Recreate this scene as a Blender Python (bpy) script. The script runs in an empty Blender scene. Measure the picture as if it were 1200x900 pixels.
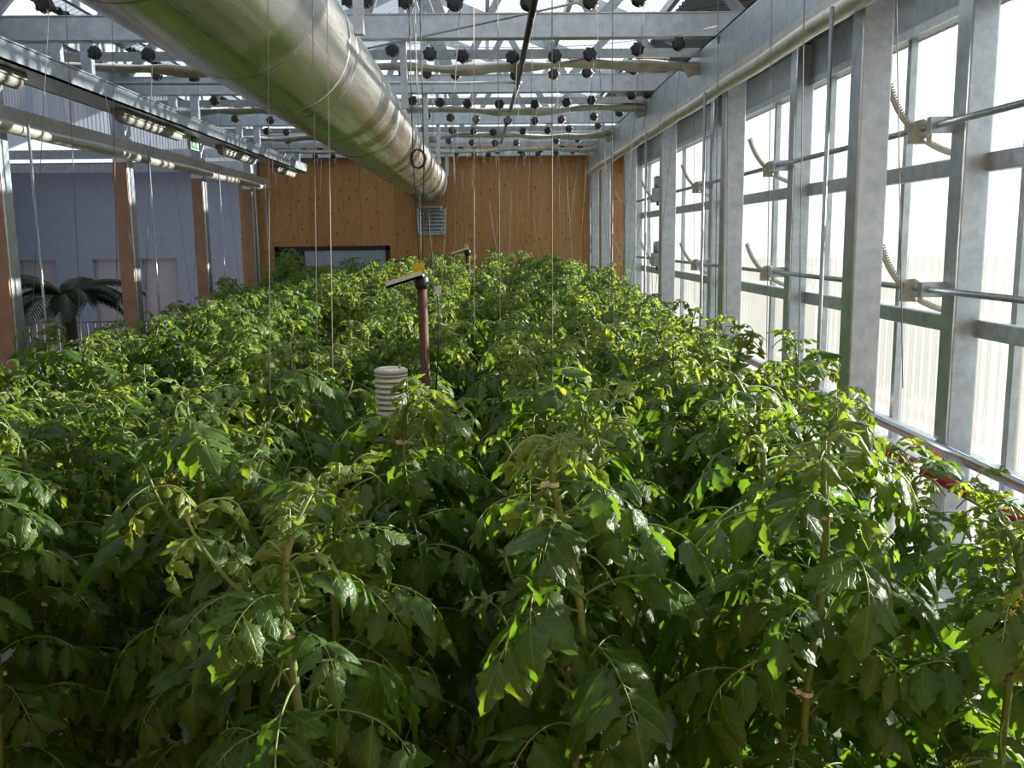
import bpy, math, random
from mathutils import Vector, Matrix
random.seed(7)
PI = math.pi
sc = bpy.context.scene
COL = sc.collection

# ------------------------------------------------------------------ camera
H = 2.5                      # eye height above the greenhouse floor
F = 1080.0                   # focal length in pixels of the 1200 x 900 frame
PITCH, YAW, ROLL = math.atan(169.35 / F), math.atan(27.93 / math.hypot(F, 169.35)), math.radians(-0.7)
CAMROT = (Matrix.Rotation(-YAW, 3, 'Z') @ Matrix.Rotation(PI / 2 - PITCH, 3, 'X') @ Matrix.Rotation(ROLL, 3, 'Z'))
cd = bpy.data.cameras.new('camera')
cam = bpy.data.objects.new('camera', cd)
COL.objects.link(cam)
cam.matrix_world = Matrix.Translation((0, 0, H)) @ CAMROT.to_4x4()
cd.sensor_width = 36.0
cd.lens = 36.0 * F / 1200.0
cd.clip_start, cd.clip_end = 0.05, 500
sc.camera = cam

# ------------------------------------------------------------------ light
w = bpy.data.worlds.new('World'); sc.world = w; w.use_nodes = True
bgn = w.node_tree.nodes['Background']
bgn.inputs[0].default_value = (0.90, 0.95, 1.0, 1)
bgn.inputs[1].default_value = 1.05
sd = bpy.data.lights.new('sun', 'SUN'); sd.energy = 21.0; sd.angle = math.radians(1.2); sd.color = (1.0, 0.93, 0.80)
sun = bpy.data.objects.new('sun', sd); COL.objects.link(sun)
SUNDIR = Vector((0.88, 0.36, 0.295)).normalized()          # towards the sun
sun.rotation_euler = SUNDIR.to_track_quat('Z', 'Y').to_euler()
sun.location = (20, 9, 16)
sc.view_settings.view_transform = 'Standard'
sc.view_settings.look = 'None'
sc.view_settings.gamma = 1.0
sc.view_settings.use_curve_mapping = False
sc.view_settings.exposure = 0.05
sc.cycles.max_bounces = 10
sc.cycles.transparent_max_bounces = 24
sc.cycles.caustics_reflective = False
sc.cycles.caustics_refractive = False
sc.cycles.sample_clamp_indirect = 6.0

# ------------------------------------------------------------------ helpers
def ray(px, py):
    return CAMROT @ Vector(((px - 600) / F, -(py - 450) / F, -1.0))
def at_y(px, py, y):                # the point of a pixel's ray at depth y
    d = ray(px, py); t = y / d.y
    return Vector((d.x * t, y, H + d.z * t))
def at_x(px, py, x):
    d = ray(px, py); t = x / d.x
    return Vector((x, d.y * t, H + d.z * t))

def nodes(name):
    m = bpy.data.materials.new(name); m.use_nodes = True
    nt = m.node_tree
    return m, nt, nt.nodes['Principled BSDF'], nt.nodes['Material Output']
def coord(nt, kind='Object', scale=(1, 1, 1)):
    tc = nt.nodes.new('ShaderNodeTexCoord'); mp = nt.nodes.new('ShaderNodeMapping')
    mp.inputs['Scale'].default_value = scale
    nt.links.new(tc.outputs[kind], mp.inputs['Vector'])
    return mp.outputs['Vector']
def noise(nt, vec, scale, detail=3, rough=0.5):
    n = nt.nodes.new('ShaderNodeTexNoise')
    n.inputs['Scale'].default_value = scale; n.inputs['Detail'].default_value = detail
    n.inputs['Roughness'].default_value = rough
    nt.links.new(vec, n.inputs['Vector'])
    return n.outputs['Fac']
def ramp(nt, fac, stops):
    r = nt.nodes.new('ShaderNodeValToRGB')
    e = r.color_ramp.elements
    while len(e) < len(stops): e.new(0.5)
    for i, (p, c) in enumerate(stops):
        e[i].position = p; e[i].color = (*c, 1)
    nt.links.new(fac, r.inputs['Fac'])
    return r.outputs['Color']
def mixc(nt, fac, a, b, mode='MIX'):
    n = nt.nodes.new('ShaderNodeMix'); n.data_type = 'RGBA'; n.blend_type = mode
    for sock, v in ((n.inputs[0], fac), (n.inputs[6], a), (n.inputs[7], b)):
        if isinstance(v, (int, float)): sock.default_value = v
        elif isinstance(v, tuple): sock.default_value = (*v, 1)
        else: nt.links.new(v, sock)
    return n.outputs[2]
def rand(nt):
    return nt.nodes.new('ShaderNodeObjectInfo').outputs['Random']
def bump(nt, p, h, strength=0.2, dist=0.01):
    b = nt.nodes.new('ShaderNodeBump'); b.inputs['Strength'].default_value = strength; b.inputs['Distance'].default_value = dist
    nt.links.new(h, b.inputs['Height']); nt.links.new(b.outputs['Normal'], p.inputs['Normal'])

def mat_steel(name, a, b, rough=0.42, metallic=0.85, scale=14.0, stretch=(1, 1, 1)):
    m, nt, p, o = nodes(name)
    v = coord(nt, 'Object', stretch)
    n = noise(nt, v, scale, 5, 0.65)
    nt.links.new(ramp(nt, n, [(0.32, a), (0.68, b)]), p.inputs['Base Color'])
    p.inputs['Metallic'].default_value = metallic
    r = nt.nodes.new('ShaderNodeMapRange'); r.inputs[3].default_value = rough - 0.1; r.inputs[4].default_value = rough + 0.14
    nt.links.new(n, r.inputs[0]); nt.links.new(r.outputs[0], p.inputs['Roughness'])
    return m
def mat_plain(name, c, rough=0.5, metallic=0.0, var=0.12, scale=8.0):
    m, nt, p, o = nodes(name)
    n = noise(nt, coord(nt), scale, 4)
    nt.links.new(ramp(nt, n, [(0.3, tuple(x * (1 - var) for x in c)), (0.7, tuple(min(1, x * (1 + var)) for x in c))]), p.inputs['Base Color'])
    p.inputs['Roughness'].default_value = rough; p.inputs['Metallic'].default_value = metallic
    return m
def mat_wood(name):
    m, nt, p, o = nodes(name)
    geo = nt.nodes.new('ShaderNodeNewGeometry')
    rnd = rand(nt)
    off = nt.nodes.new('ShaderNodeVectorMath'); off.operation = 'MULTIPLY_ADD'
    cmb = nt.nodes.new('ShaderNodeCombineXYZ')
    nt.links.new(rnd, cmb.inputs[0]); nt.links.new(rnd, cmb.inputs[2])
    nt.links.new(cmb.outputs[0], off.inputs[0]); off.inputs[1].default_value = (7, 7, 7)
    nt.links.new(geo.outputs['Position'], off.inputs[2])
    mp = nt.nodes.new('ShaderNodeMapping'); mp.inputs['Scale'].default_value = (7, 7, 1.3)
    nt.links.new(off.outputs[0], mp.inputs['Vector'])
    g = noise(nt, mp.outputs[0], 5.0, 7, 0.7)
    base = ramp(nt, g, [(0.25, (0.50, 0.235, 0.085)), (0.5, (0.62, 0.325, 0.125)), (0.76, (0.72, 0.41, 0.175))])
    vo = nt.nodes.new('ShaderNodeTexVoronoi'); vo.inputs['Scale'].default_value = 8.5
    mp2 = nt.nodes.new('ShaderNodeMapping'); mp2.inputs['Scale'].default_value = (1, 1, 0.72)
    nt.links.new(off.outputs[0], mp2.inputs['Vector']); nt.links.new(mp2.outputs[0], vo.inputs['Vector'])
    k = ramp(nt, vo.outputs['Distance'], [(0.10, (0, 0, 0)), (0.19, (1, 1, 1))])
    c = mixc(nt, k, (0.27, 0.10, 0.03), base)
    tint = ramp(nt, rnd, [(0.0, (0.82, 0.80, 0.78)), (1.0, (1.0, 1.0, 1.0))])
    c = mixc(nt, 1.0, c, tint, 'MULTIPLY')
    nt.links.new(c, p.inputs['Base Color'])
    p.inputs['Roughness'].default_value = 0.55
    bump(nt, p, g, 0.15, 0.004)
    return m
def mat_sheet(name, clear, tint=(0.93, 0.97, 1.0), scatter=(0.85, 0.89, 0.92), gloss=0.3):
    m, nt, p, o = nodes(name)
    tr = nt.nodes.new('ShaderNodeBsdfTransparent'); tr.inputs[0].default_value = (*tint, 1)
    tl = nt.nodes.new('ShaderNodeBsdfTranslucent')
    n = noise(nt, coord(nt), 3.0, 4)
    nt.links.new(ramp(nt, n, [(0.3, tuple(x * 0.92 for x in scatter)), (0.7, scatter)]), tl.inputs[0])
    mx = nt.nodes.new('ShaderNodeMixShader'); mx.inputs[0].default_value = clear
    nt.links.new(tl.outputs[0], mx.inputs[1]); nt.links.new(tr.outputs[0], mx.inputs[2])
    gl = nt.nodes.new('ShaderNodeBsdfGlossy'); gl.inputs['Roughness'].default_value = 0.18
    fr = nt.nodes.new('ShaderNodeFresnel'); fr.inputs[0].default_value = 1.3
    m2 = nt.nodes.new('ShaderNodeMixShader')
    fm = nt.nodes.new('ShaderNodeMath'); fm.operation = 'MULTIPLY'; fm.inputs[1].default_value = gloss
    nt.links.new(fr.outputs[0], fm.inputs[0]); nt.links.new(fm.outputs[0], m2.inputs[0]); nt.links.new(mx.outputs[0], m2.inputs[1]); nt.links.new(gl.outputs[0], m2.inputs[2])
    nt.links.new(m2.outputs[0], o.inputs['Surface'])
    return m
def mat_leaf(name, dark, light, trans, tfac=0.42):
    m, nt, p, o = nodes(name)
    v = coord(nt)
    n = noise(nt, v, 22.0, 3)
    c = ramp(nt, n, [(0.3, dark), (0.7, light)])
    tint = ramp(nt, rand(nt), [(0.0, (0.70, 0.78, 0.70)), (0.6, (1.0, 1.0, 1.0)), (1.0, (1.28, 1.12, 0.9))])
    c = mixc(nt, 1.0, c, tint, 'MULTIPLY')
    at = nt.nodes.new('ShaderNodeAttribute'); at.attribute_name = 'leafuv'
    sx = nt.nodes.new('ShaderNodeSeparateXYZ'); nt.links.new(at.outputs['Vector'], sx.inputs[0])
    def mth(op, a, b_=None):
        q = nt.nodes.new('ShaderNodeMath'); q.operation = op
        for k, x in ((0, a), (1, b_)):
            if x is None: continue
            if isinstance(x, (int, float)): q.inputs[k].default_value = x
            else: nt.links.new(x, q.inputs[k])
        return q.outputs[0]
    av = mth('ABSOLUTE', sx.outputs[1])
    side = mth('ABSOLUTE', mth('SINE', mth('SUBTRACT', mth('MULTIPLY', sx.outputs[0], 17.0), mth('MULTIPLY', av, 5.0))))
    vein = mth('MULTIPLY', mth('MINIMUM', mth('MULTIPLY', side, 3.0), mth('MULTIPLY', av, 9.0)), 1.0)
    vein = mth('MULTIPLY', mth('SUBTRACT', 1.0, mth('MINIMUM', vein, 1.0)), sx.outputs[2])
    c = mixc(nt, mth('MULTIPLY', vein, 0.45), c, tuple(min(1, x * 2.6) for x in light))
    nt.links.new(c, p.inputs['Base Color'])
    p.inputs['Roughness'].default_value = 0.42
    p.inputs['Specular IOR Level'].default_value = 0.45
    bump(nt, p, mth('SUBTRACT', noise(nt, v, 90.0, 2), mth('MULTIPLY', vein, 0.9)), 0.40, 0.004)
    tl = nt.nodes.new('ShaderNodeBsdfTranslucent')
    nt.links.new(mixc(nt, 1.0, tint, trans, 'MULTIPLY'), tl.inputs[0])
    mx = nt.nodes.new('ShaderNodeMixShader'); mx.inputs[0].default_value = tfac
    nt.links.new(p.outputs[0], mx.inputs[1]); nt.links.new(tl.outputs[0], mx.inputs[2])
    nt.links.new(mx.outputs[0], o.inputs['Surface'])
    return m

M = {}
M['galv'] = mat_steel('galvanized_steel', (0.37, 0.415, 0.46), (0.54, 0.595, 0.645), 0.38)
M['galv_dull'] = mat_steel('dull_galvanized_steel', (0.25, 0.28, 0.30), (0.38, 0.41, 0.44), 0.48)
M['duct'] = mat_steel('spiral_duct_steel', (0.60, 0.60, 0.58), (0.74, 0.74, 0.72), 0.24, 1.0, 6.0, (1.6, 0.06, 1.6))
M['seam'] = mat_steel('duct_seam_steel', (0.42, 0.42, 0.41), (0.56, 0.56, 0.55), 0.35, 1.0, 6)
M['dark_steel'] = mat_steel('dark_roof_steel', (0.045, 0.05, 0.055), (0.09, 0.095, 0.105), 0.6, 0.2)
M['wood'] = mat_wood('knotty_plywood')
M['wood_reflection'] = mat_plain('painted_wood_reflection', (0.36, 0.215, 0.14), 0.45, 0, 0.18, 7)  # brown colour stands in for the wooden wall mirrored in the post steel
M['sheet_wall'] = mat_sheet('clear_ribbed_polycarbonate', 0.62, (0.95, 0.98, 1.0), (0.33, 0.345, 0.35))
M['sheet_roof'] = mat_sheet('roof_polycarbonate', 0.60, (0.90, 0.95, 1.0), (0.40, 0.44, 0.48))
M['sheet_smoky'] = mat_sheet('smoky_roof_sheet', 0.10, (0.6, 0.66, 0.75), (0.20, 0.22, 0.26), 0.5)
M['sheet_left'] = mat_sheet('ribbed_partition_polycarbonate', 0.45, (0.80, 0.85, 0.92), (0.60, 0.64, 0.70), 1.0)
M['concrete'] = mat_plain('concrete', (0.20, 0.195, 0.185), 0.8, 0, 0.2, 2.5)
M['stucco'] = mat_plain('blue_grey_stucco', (0.25, 0.285, 0.37), 0.9, 0, 0.06, 6)
M['niche'] = mat_plain('pale_niche_plaster', (0.36, 0.34, 0.38), 0.85, 0, 0.06, 6)
M['white'] = mat_plain('white_plastic', (0.80, 0.81, 0.80), 0.4, 0, 0.05, 6)
M['trough'] = mat_plain('dusty_white_plastic', (0.48, 0.49, 0.48), 0.6, 0, 0.2, 5)
M['cream'] = mat_plain('cream_plastic', (0.60, 0.60, 0.55), 0.45, 0, 0.06, 6)
M['fixture'] = mat_plain('dull_lamp_plastic', (0.36, 0.36, 0.33), 0.6, 0, 0.1, 6)
M['fabric'] = mat_plain('silver_grey_screen_cloth', (0.60, 0.60, 0.56), 0.7, 0, 0.22, 9)
M['filmroll'] = mat_steel('rolled_silver_film', (0.52, 0.51, 0.48), (0.74, 0.72, 0.66), 0.38, 0.55, 10)
M['black'] = mat_plain('black_plastic', (0.016, 0.016, 0.018), 0.5, 0, 0.2, 30)
M['twine'] = mat_plain('grey_twine', (0.20, 0.20, 0.19), 0.8, 0, 0.25, 30)
M['twine_white'] = mat_plain('white_twine', (0.40, 0.40, 0.37), 0.8, 0, 0.15, 30)
M['wire'] = mat_steel('steel_wire', (0.28, 0.29, 0.30), (0.42, 0.43, 0.44), 0.45, 0.8)
M['red'] = mat_plain('red_painted_pipe', (0.34, 0.020, 0.030), 0.4, 0, 0.2, 12)
M['rust'] = mat_plain('rusty_brown_steel', (0.105, 0.050, 0.036), 0.7, 0.2, 0.4, 40)
M['yellow'] = mat_plain('yellow_sheet', (0.80, 0.50, 0.03), 0.45, 0, 0.15, 20)
M['flower'] = mat_plain('yellow_petals', (0.85, 0.78, 0.12), 0.6, 0, 0.2, 60)
M['green_sign'] = mat_plain('green_sign_face', (0.02, 0.20, 0.06), 0.5, 0, 0.1, 20)
M['glass_pane'] = mat_plain('pale_blue_pane', (0.42, 0.50, 0.58), 0.12, 0, 0.08, 3)
M['gravel'] = mat_plain('pale_roof_gravel', (0.09, 0.09, 0.085), 0.9, 0, 0.12, 3)
M['leaf'] = mat_leaf('tomato_leaf', (0.030, 0.068, 0.011), (0.064, 0.130, 0.019), (0.22, 0.40, 0.020))
M['young'] = mat_leaf('young_tomato_leaf', (0.085, 0.140, 0.026), (0.155, 0.225, 0.045), (0.38, 0.52, 0.05), 0.45)
M['stem'] = mat_leaf('tomato_stem', (0.15, 0.235, 0.070), (0.25, 0.345, 0.125), (0.22, 0.34, 0.07), 0.15)
M['palm'] = mat_leaf('palm_frond', (0.010, 0.026, 0.012), (0.022, 0.045, 0.020), (0.03, 0.08, 0.02), 0.2)
M['bark'] = mat_plain('palm_bark', (0.09, 0.07, 0.05), 0.9, 0, 0.3, 14)

class MB:
    def __init__(self): self.v, self.f, self.m, self.s, self.a = [], [], [], [], {}
    def add(self, vs, fs, mi=0, smooth=False):
        b = len(self.v); self.v += [tuple(x) for x in vs]
        for q in fs: self.f.append(tuple(b + i for i in q)); self.m.append(mi); self.s.append(smooth)
    def box(self, a, b, mi=0, mat=None):
        (x0, y0, z0), (x1, y1, z1) = a, b
        vs = [Vector(p) for p in ((x0, y0, z0), (x1, y0, z0), (x1, y1, z0), (x0, y1, z0), (x0, y0, z1), (x1, y0, z1), (x1, y1, z1), (x0, y1, z1))]
        if mat: vs = [mat @ p for p in vs]
        self.add(vs, [(3, 2, 1, 0), (4, 5, 6, 7), (0, 1, 5, 4), (1, 2, 6, 5), (2, 3, 7, 6), (3, 0, 4, 7)], mi)
    def bar(self, a, b, wd, ht, mi=0, up=Vector((0, 0, 1))):
        a, b = Vector(a), Vector(b); d = (b - a).normalized()
        s = d.cross(up)
        if s.length < 1e-4: s = d.cross(Vector((0, 1, 0)))
        s.normalize(); u = s.cross(d)
        vs = [p + s * (i * wd / 2) + u * (j * ht / 2) for p in (a, b) for i, j in ((-1, -1), (1, -1), (1, 1), (-1, 1))]
        self.add(vs, [(0, 1, 2, 3), (7, 6, 5, 4), (0, 4, 5, 1), (1, 5, 6, 2), (2, 6, 7, 3), (3, 7, 4, 0)], mi)
    def tube(self, pts, r, n=8, mi=0, caps=True):
        pts = [Vector(p) for p in pts]; k = len(pts)
        rs = r if isinstance(r, (list, tuple)) else [r] * k
        vs, fs = [], []
        prev = None
        for i, p in enumerate(pts):
            d = (pts[min(i + 1, k - 1)] - pts[max(i - 1, 0)]).normalized()
            if prev is None:
                s = d.cross(Vector((0, 0, 1)))
                if s.length < 1e-3: s = d.cross(Vector((0, 1, 0)))
            else: s = prev - d * prev.dot(d)
            s.normalize(); prev = s; u = d.cross(s)
            for j in range(n):
                t = 2 * PI * j / n
                vs.append(p + (s * math.cos(t) + u * math.sin(t)) * rs[i])
        for i in range(k - 1):
            for j in range(n):
                fs.append((i * n + j, i * n + (j + 1) % n, (i + 1) * n + (j + 1) % n, (i + 1) * n + j))
        self.add(vs, fs, mi, True)
        if caps:
            b = len(self.v) - len(vs)
            self.f.append(tuple(b + j for j in reversed(range(n)))); self.m.append(mi); self.s.append(False)
            self.f.append(tuple(b + (k - 1) * n + j for j in range(n))); self.m.append(mi); self.s.append(False)
    def lathe(self, prof, n=16, axis='Z', org=(0, 0, 0), mi=0):
        vs, fs = [], []; o = Vector(org)
        for r, h in prof:
            for j in range(n):
                t = 2 * PI * j / n; a, b = r * math.cos(t), r * math.sin(t)
                vs.append(o + (Vector((a, b, h)) if axis == 'Z' else Vector((h, a, b)) if axis == 'X' else Vector((b, h, a))))
        for i in range(len(prof) - 1):
            for j in range(n):
                fs.append((i * n + j, i * n + (j + 1) % n, (i + 1) * n + (j + 1) % n, (i + 1) * n + j))
        fs.append(tuple(reversed(range(n)))); fs.append(tuple((len(prof) - 1) * n + j for j in range(n)))
        self.add(vs, fs, mi, True)
    def mesh(self, name, mats):
        me = bpy.data.meshes.new(name); me.from_pydata(self.v, [], self.f)
        for m in (mats if isinstance(mats, (list, tuple)) else [mats]): me.materials.append(M[m])
        me.polygons.foreach_set('material_index', self.m); me.polygons.foreach_set('use_smooth', self.s)
        if self.a:              # leaf coordinates (along, across) for the vein pattern
            at = me.attributes.new('leafuv', 'FLOAT_VECTOR', 'POINT'); flat = [0.0] * (3 * len(self.v))
            for i, (u, v) in self.a.items(): flat[3 * i] = u; flat[3 * i + 1] = v; flat[3 * i + 2] = 1.0
            at.data.foreach_set('vector', flat)
        me.update()
        return me
def obj(name, me, parent=None, loc=None, rot=None, scale=None):
    o = bpy.data.objects.new(name, me); COL.objects.link(o)
    if parent is not None: o.parent = parent
    if loc is not None: o.location = loc
    if rot is not None: o.rotation_euler = rot
    if scale is not None: o.scale = (scale,) * 3 if isinstance(scale, (int, float)) else scale
    return o
def build(mb, name, mats, parent=None, **k): return obj(name, mb.mesh(name, mats), parent, **k)
def tag(o, label=None, cat=None, group=None, kind=None):
    if label: o['label'] = label
    if cat: o['category'] = cat
    if group: o['group'] = group
    if kind: o['kind'] = kind
    return o
def thing(name, label, cat, loc=(0, 0, 0), group=None):
    return tag(obj(name, None, None, loc), label, cat, group)
def struct(name, label=None): return tag(obj(name, None), label, None, None, 'structure')
def one(name, mats, fn, parent=None, **k):
    b = MB(); fn(b); return build(b, name, mats, parent, **k)
def beveled(o, wd=0.006):
    md = o.modifiers.new('bevel', 'BEVEL'); md.width = wd; md.segments = 2; md.limit_method = 'ANGLE'
    return o
ORD = ['first', 'second', 'third', 'fourth', 'fifth', 'sixth', 'seventh', 'eighth', 'ninth', 'tenth', 'eleventh', 'twelfth']

BAY = 2.64
FR = [4.8 + BAY * k for k in range(-2, 5)]            # frame lines, near to far: -0.48 ... 15.36
YW = 16.5                                             # face of the wooden end wall
XR, XO, XG = 1.88, 2.44, 2.63                         # right: inner posts, outer columns, glazing
XL = -3.80                                            # left posts
ZB = H + 1.53                                         # underside of the truss chords

# ------------------------------------------------------------------ structure: floor, walls
fl = one('floor', 'concrete', lambda b: b.box((-12, -1.2, -0.12), (2.75, 24, 0)))
tag(fl, 'grey concrete floor under the tomato rows', kind='structure')
gr = one('ground', 'gravel', lambda b: b.box((2.75, -60, -0.5), (120, 120, -0.35)))
tag(gr, 'pale ground outside the ribbed window wall', kind='structure')

# wooden end wall of separate upright planks
def plank_wall(name, label, y, x0, x1, z1, dy, step=0.305):
    s = struct(name, label)
    n = int(round((x1 - x0) / step)); st = (x1 - x0) / n
    b = MB(); b.box((0.0016, 0, 0), (st - 0.0016, 0.03, z1)); me = b.mesh('plank', 'wood')
    one('plank_backing', 'rust', lambda q: q.box((x0, y + dy * 0.04 - 0.006, 0), (x1, y + dy * 0.04 + 0.006, z1)), s)
    for i in range(n):
        obj('plank', me, s, (x0 + i * st, y + (0 if dy > 0 else -0.03) + random.uniform(-0.0015, 0.0015), 0))
    return s
plank_wall('wall_back', 'orange knotty wooden wall of upright boards closing the far end', YW, -4.30, 2.62, H + 1.66, 1)
plank_wall('wall_front', 'orange knotty wooden wall of upright boards opposite the vent grille', -1.1, -9.0, 2.62, H + 2.2, -1, 0.61)

# corrugated sheet: ribs run along local Z, sheet spans local Y
def corr(name, mat, width, height, period=0.1, amp=0.012, per=6, tilt=None):
    n = int(width / period * per) + 1
    vs, fs = [], []
    for i in range(n + 1):
        t = i / n; y = t * width
        x = amp * math.sin(2 * PI * y / period)
        vs += [(x, y, 0), (x, y, height)]
    for i in range(n): fs.append((2 * i, 2 * i + 2, 2 * i + 3, 2 * i + 1))
    b = MB(); b.add(vs, fs, 0, True)
    return b.mesh(name, mat)

# right window wall
wr = struct('wall_right', 'clear ribbed plastic window wall in a galvanized frame')
GT = H + 1.17                                          # top of the glazing
me = corr('ribbed_sheet', 'sheet_wall', BAY / 2 - 0.004, GT - 0.16, 0.1, 0.007)
ys = [FR[0] - 0.3 + k * BAY / 2 for k in range(13)]
for y in ys: obj('ribbed_sheet', me, wr, (XG + 0.035, y, 0.16))
bm_ = MB(); bm_.box((-0.02, -0.025, 0), (0.02, 0.025, GT)); mm = bm_.mesh('mullion', 'galv')
for y in ys + [ys[-1] + BAY / 2]: obj('mullion', mm, wr, (XG, y, 0))
for z, h in ((H + 0.36, 0.095), (H - 0.49, 0.095), (H - 1.20, 0.07)):
    beveled(one('wall_rail', 'galv', lambda b: b.box((XG - 0.085, -0.8, z - h / 2), (XG - 0.022, YW - 0.02, z + h / 2)), wr), 0.008)
one('wall_header', 'galv_dull', lambda b: b.box((XG - 0.09, -0.8, GT), (XG + 0.06, YW - 0.02, GT + 0.30)), wr)
one('header_lip', 'galv', lambda b: b.box((XG - 0.105, -0.8, GT - 0.02), (XG - 0.088, YW - 0.02, GT + 0.03)), wr)
one('sill', 'galv', lambda b: (b.box((XG - 0.16, -0.8, H - 1.33), (XG - 0.022, YW - 0.02, H - 1.30)), b.box((XG - 0.16, -0.8, H - 1.36), (XG - 0.15, YW - 0.02, H - 1.28))), wr)
one('kerb', 'concrete', lambda b: b.box((XG - 0.1, -0.8, 0), (XG + 0.1, YW - 0.02, 0.16)), wr)
one('soffit', 'galv_dull', lambda b: b.box((XR + 0.165, -0.8, GT + 0.30), (XG + 0.08, YW - 0.02, GT + 0.33)), wr)

# left partition above the posts and the neighbouring bay behind it
wl = struct('wall_left', 'clear ribbed plastic partition above the left row of posts')
me = corr('partition_sheet', 'sheet_left', BAY / 2 - 0.004, 1.02)
for k in range(13): obj('partition_sheet', me, wl, (XL - 0.12, FR[0] + k * BAY / 2, H + 1.12))
bb = struct('wall_outer', 'blue grey plastered wall with shallow niches behind the palm')
YB = 21.0
nich = []
for xa, xb, yt in ((23, 65, 305), (108, 146, 302), (165, 207, 300)):
    a, b2 = at_y(xa, yt, YB), at_y(xb, yt, YB); nich.append((a.x, b2.x, (a.z + b2.z) / 2))
def wallfn(b):
    xs = [-16.0] + [v for n in nich for v in n[:2]] + [-4.3]
    zt = nich[0][2]; z1 = H + 1.78
    b.box((-16, YB, zt), (-4.3, YB + 0.3, z1)); b.box((-16, YB, 0), (-4.3, YB + 0.3, 0.4))
    for i in range(0, len(xs), 2): b.box((xs[i], YB, 0.4), (xs[i + 1], YB + 0.3, zt))
one('plaster', 'stucco', wallfn, bb)
for a, b2, zt in nich: one('niche_back', 'niche', lambda b: b.box((a, YB + 0.12, 0.4), (b2, YB + 0.25, zt)), bb)
one('side_plaster', 'stucco', lambda b: b.box((-11.0, -1.0, 0), (-10.8, YB, H + 1.78)), bb)
for z in (H + 1.62, H + 1.92):
    beveled(one('wall_beam', 'galv_dull', lambda b: b.box((-11, YB - 0.45, z - 0.09), (-4.3, YB - 0.3, z + 0.09)), bb))

# ceiling: gable roof of ribbed sheets on purlins
ce = struct('ceiling', 'clear ribbed plastic gable roof on steel purlins')
XE0, XE1, XRI = -3.95, 2.02, -0.95                     # eaves and ridge
ZE, ZR = H + 2.14, H + 3.45
def slope_sheets(x0, z0, x1, z1, mat, y0, cnt):
    L = math.hypot(x1 - x0, z1 - z0); a = math.atan2(x1 - x0, z1 - z0)
    me = corr('roof_sheet', mat, BAY / 2 - 0.004, L)
    for k in range(cnt): obj('roof_sheet', me, ce, (x0, y0 + k * BAY / 2, z0), (0, a, 0))
slope_sheets(XE1, ZE, XRI, ZR, 'sheet_roof', FR[0], 13)
slope_sheets(XE0, ZE, XRI, ZR, 'sheet_roof', FR[0], 13)
slope_sheets(-4.05, ZE, -7.5, ZR, 'sheet_smoky', FR[0], 17)
slope_sheets(-11.0, ZE, -7.5, ZR, 'sheet_smoky', FR[0], 17)
for t in (0.08, 0.36, 0.66, 0.97):
    for xe in (XE0, XE1):
        x, z = xe + (XRI - xe) * t, ZE + (ZR - ZE) * t - 0.06
        one('purlin', 'galv', lambda b: b.bar((x, -0.6, z), (x, YW - 0.02, z), 0.05, 0.08), ce)
one('ridge_beam', 'galv', lambda b: b.bar((XRI, -0.6, ZR - 0.12), (XRI, YW - 0.02, ZR - 0.12), 0.08, 0.14), ce)
one('gable_sheet', 'sheet_roof', lambda b: b.add([(XE0, YW + 0.02, H + 1.66), (XE1 + 0.6, YW + 0.02, H + 1.66), (XE1, YW + 0.02, ZE), (XRI, YW + 0.02, ZR), (XE0, YW + 0.02, ZE)], [(0, 1, 2, 3, 4)]), ce)
# dark corrugated gutter strip between the clear roof and the right girder
me = corr('gutter_sheet', 'dark_steel', BAY / 2 - 0.004, 0.95, 0.13, 0.022)
for k in range(13): obj('gutter_sheet', me, ce, (1.75, FR[0] + k * BAY / 2, H + 2.02), (0, math.radians(80), 0))
me = corr('gutter_sheet', 'dark_steel', BAY / 2 - 0.004, 0.7, 0.13, 0.022)
for k in range(13): obj('gutter_sheet', me, ce, (-3.72, FR[0] + k * BAY / 2, H + 2.05), (0, math.radians(-80), 0))

# ------------------------------------------------------------------ steel posts
def post(name, x, y, wx, wy, z1, label, group, mat='galv', wood_reflection=False):
    t = thing(name, label, 'post', (x, y, 0), group)
    beveled(one('shaft', mat, lambda b: b.box((-wx / 2, -wy / 2, 0.012), (wx / 2, wy / 2, z1)), t), 0.01)
    one('base_plate', 'galv_dull', lambda b: b.box((-wx / 2 - 0.05, -wy / 2 - 0.05, 0), (wx / 2 + 0.05, wy / 2 + 0.05, 0.012)), t)
    for sx in (-1, 1):
        one('anchor_bolt', 'wire', lambda b: b.lathe([(0.012, 0.012), (0.012, 0.03)], 6, 'Z', (sx * (wx / 2 + 0.025), -wy / 2 - 0.025, 0)), t)
    if wood_reflection: one('wood_reflection_strip', 'wood_reflection', lambda b: b.box((-wx / 2 + 0.004, -wy / 2 - 0.018, 0.02), (wx / 2 - 0.012, -wy / 2 - 0.001, H + 0.86)), t)  # added strip coloured as the wood reflection on the post's near face
    return t
nr = len(FR)
for k, y in enumerate(FR[1:], 1):
    n = nr - 1 - k
    post('steel_post', XR + 0.08, y, 0.155, 0.15, ZB + 0.02, f'wide galvanized post inside the window wall, {ORD[n]} post from the wooden wall', 'inner posts along the window wall')
    post('window_column', XO + 0.055, y, 0.14, 0.15, GT + 0.29, f'galvanized column against the clear ribbed wall, {ORD[n]} column from the wooden wall', 'columns against the window wall')
    post('partition_post', XL - 0.08, y + 0.15, 0.16, 0.16, H + 2.1, f'galvanized post with painted wood reflection before the palm bay, {ORD[n]} from the wooden wall', 'posts on the palm side', wood_reflection=True)
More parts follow.
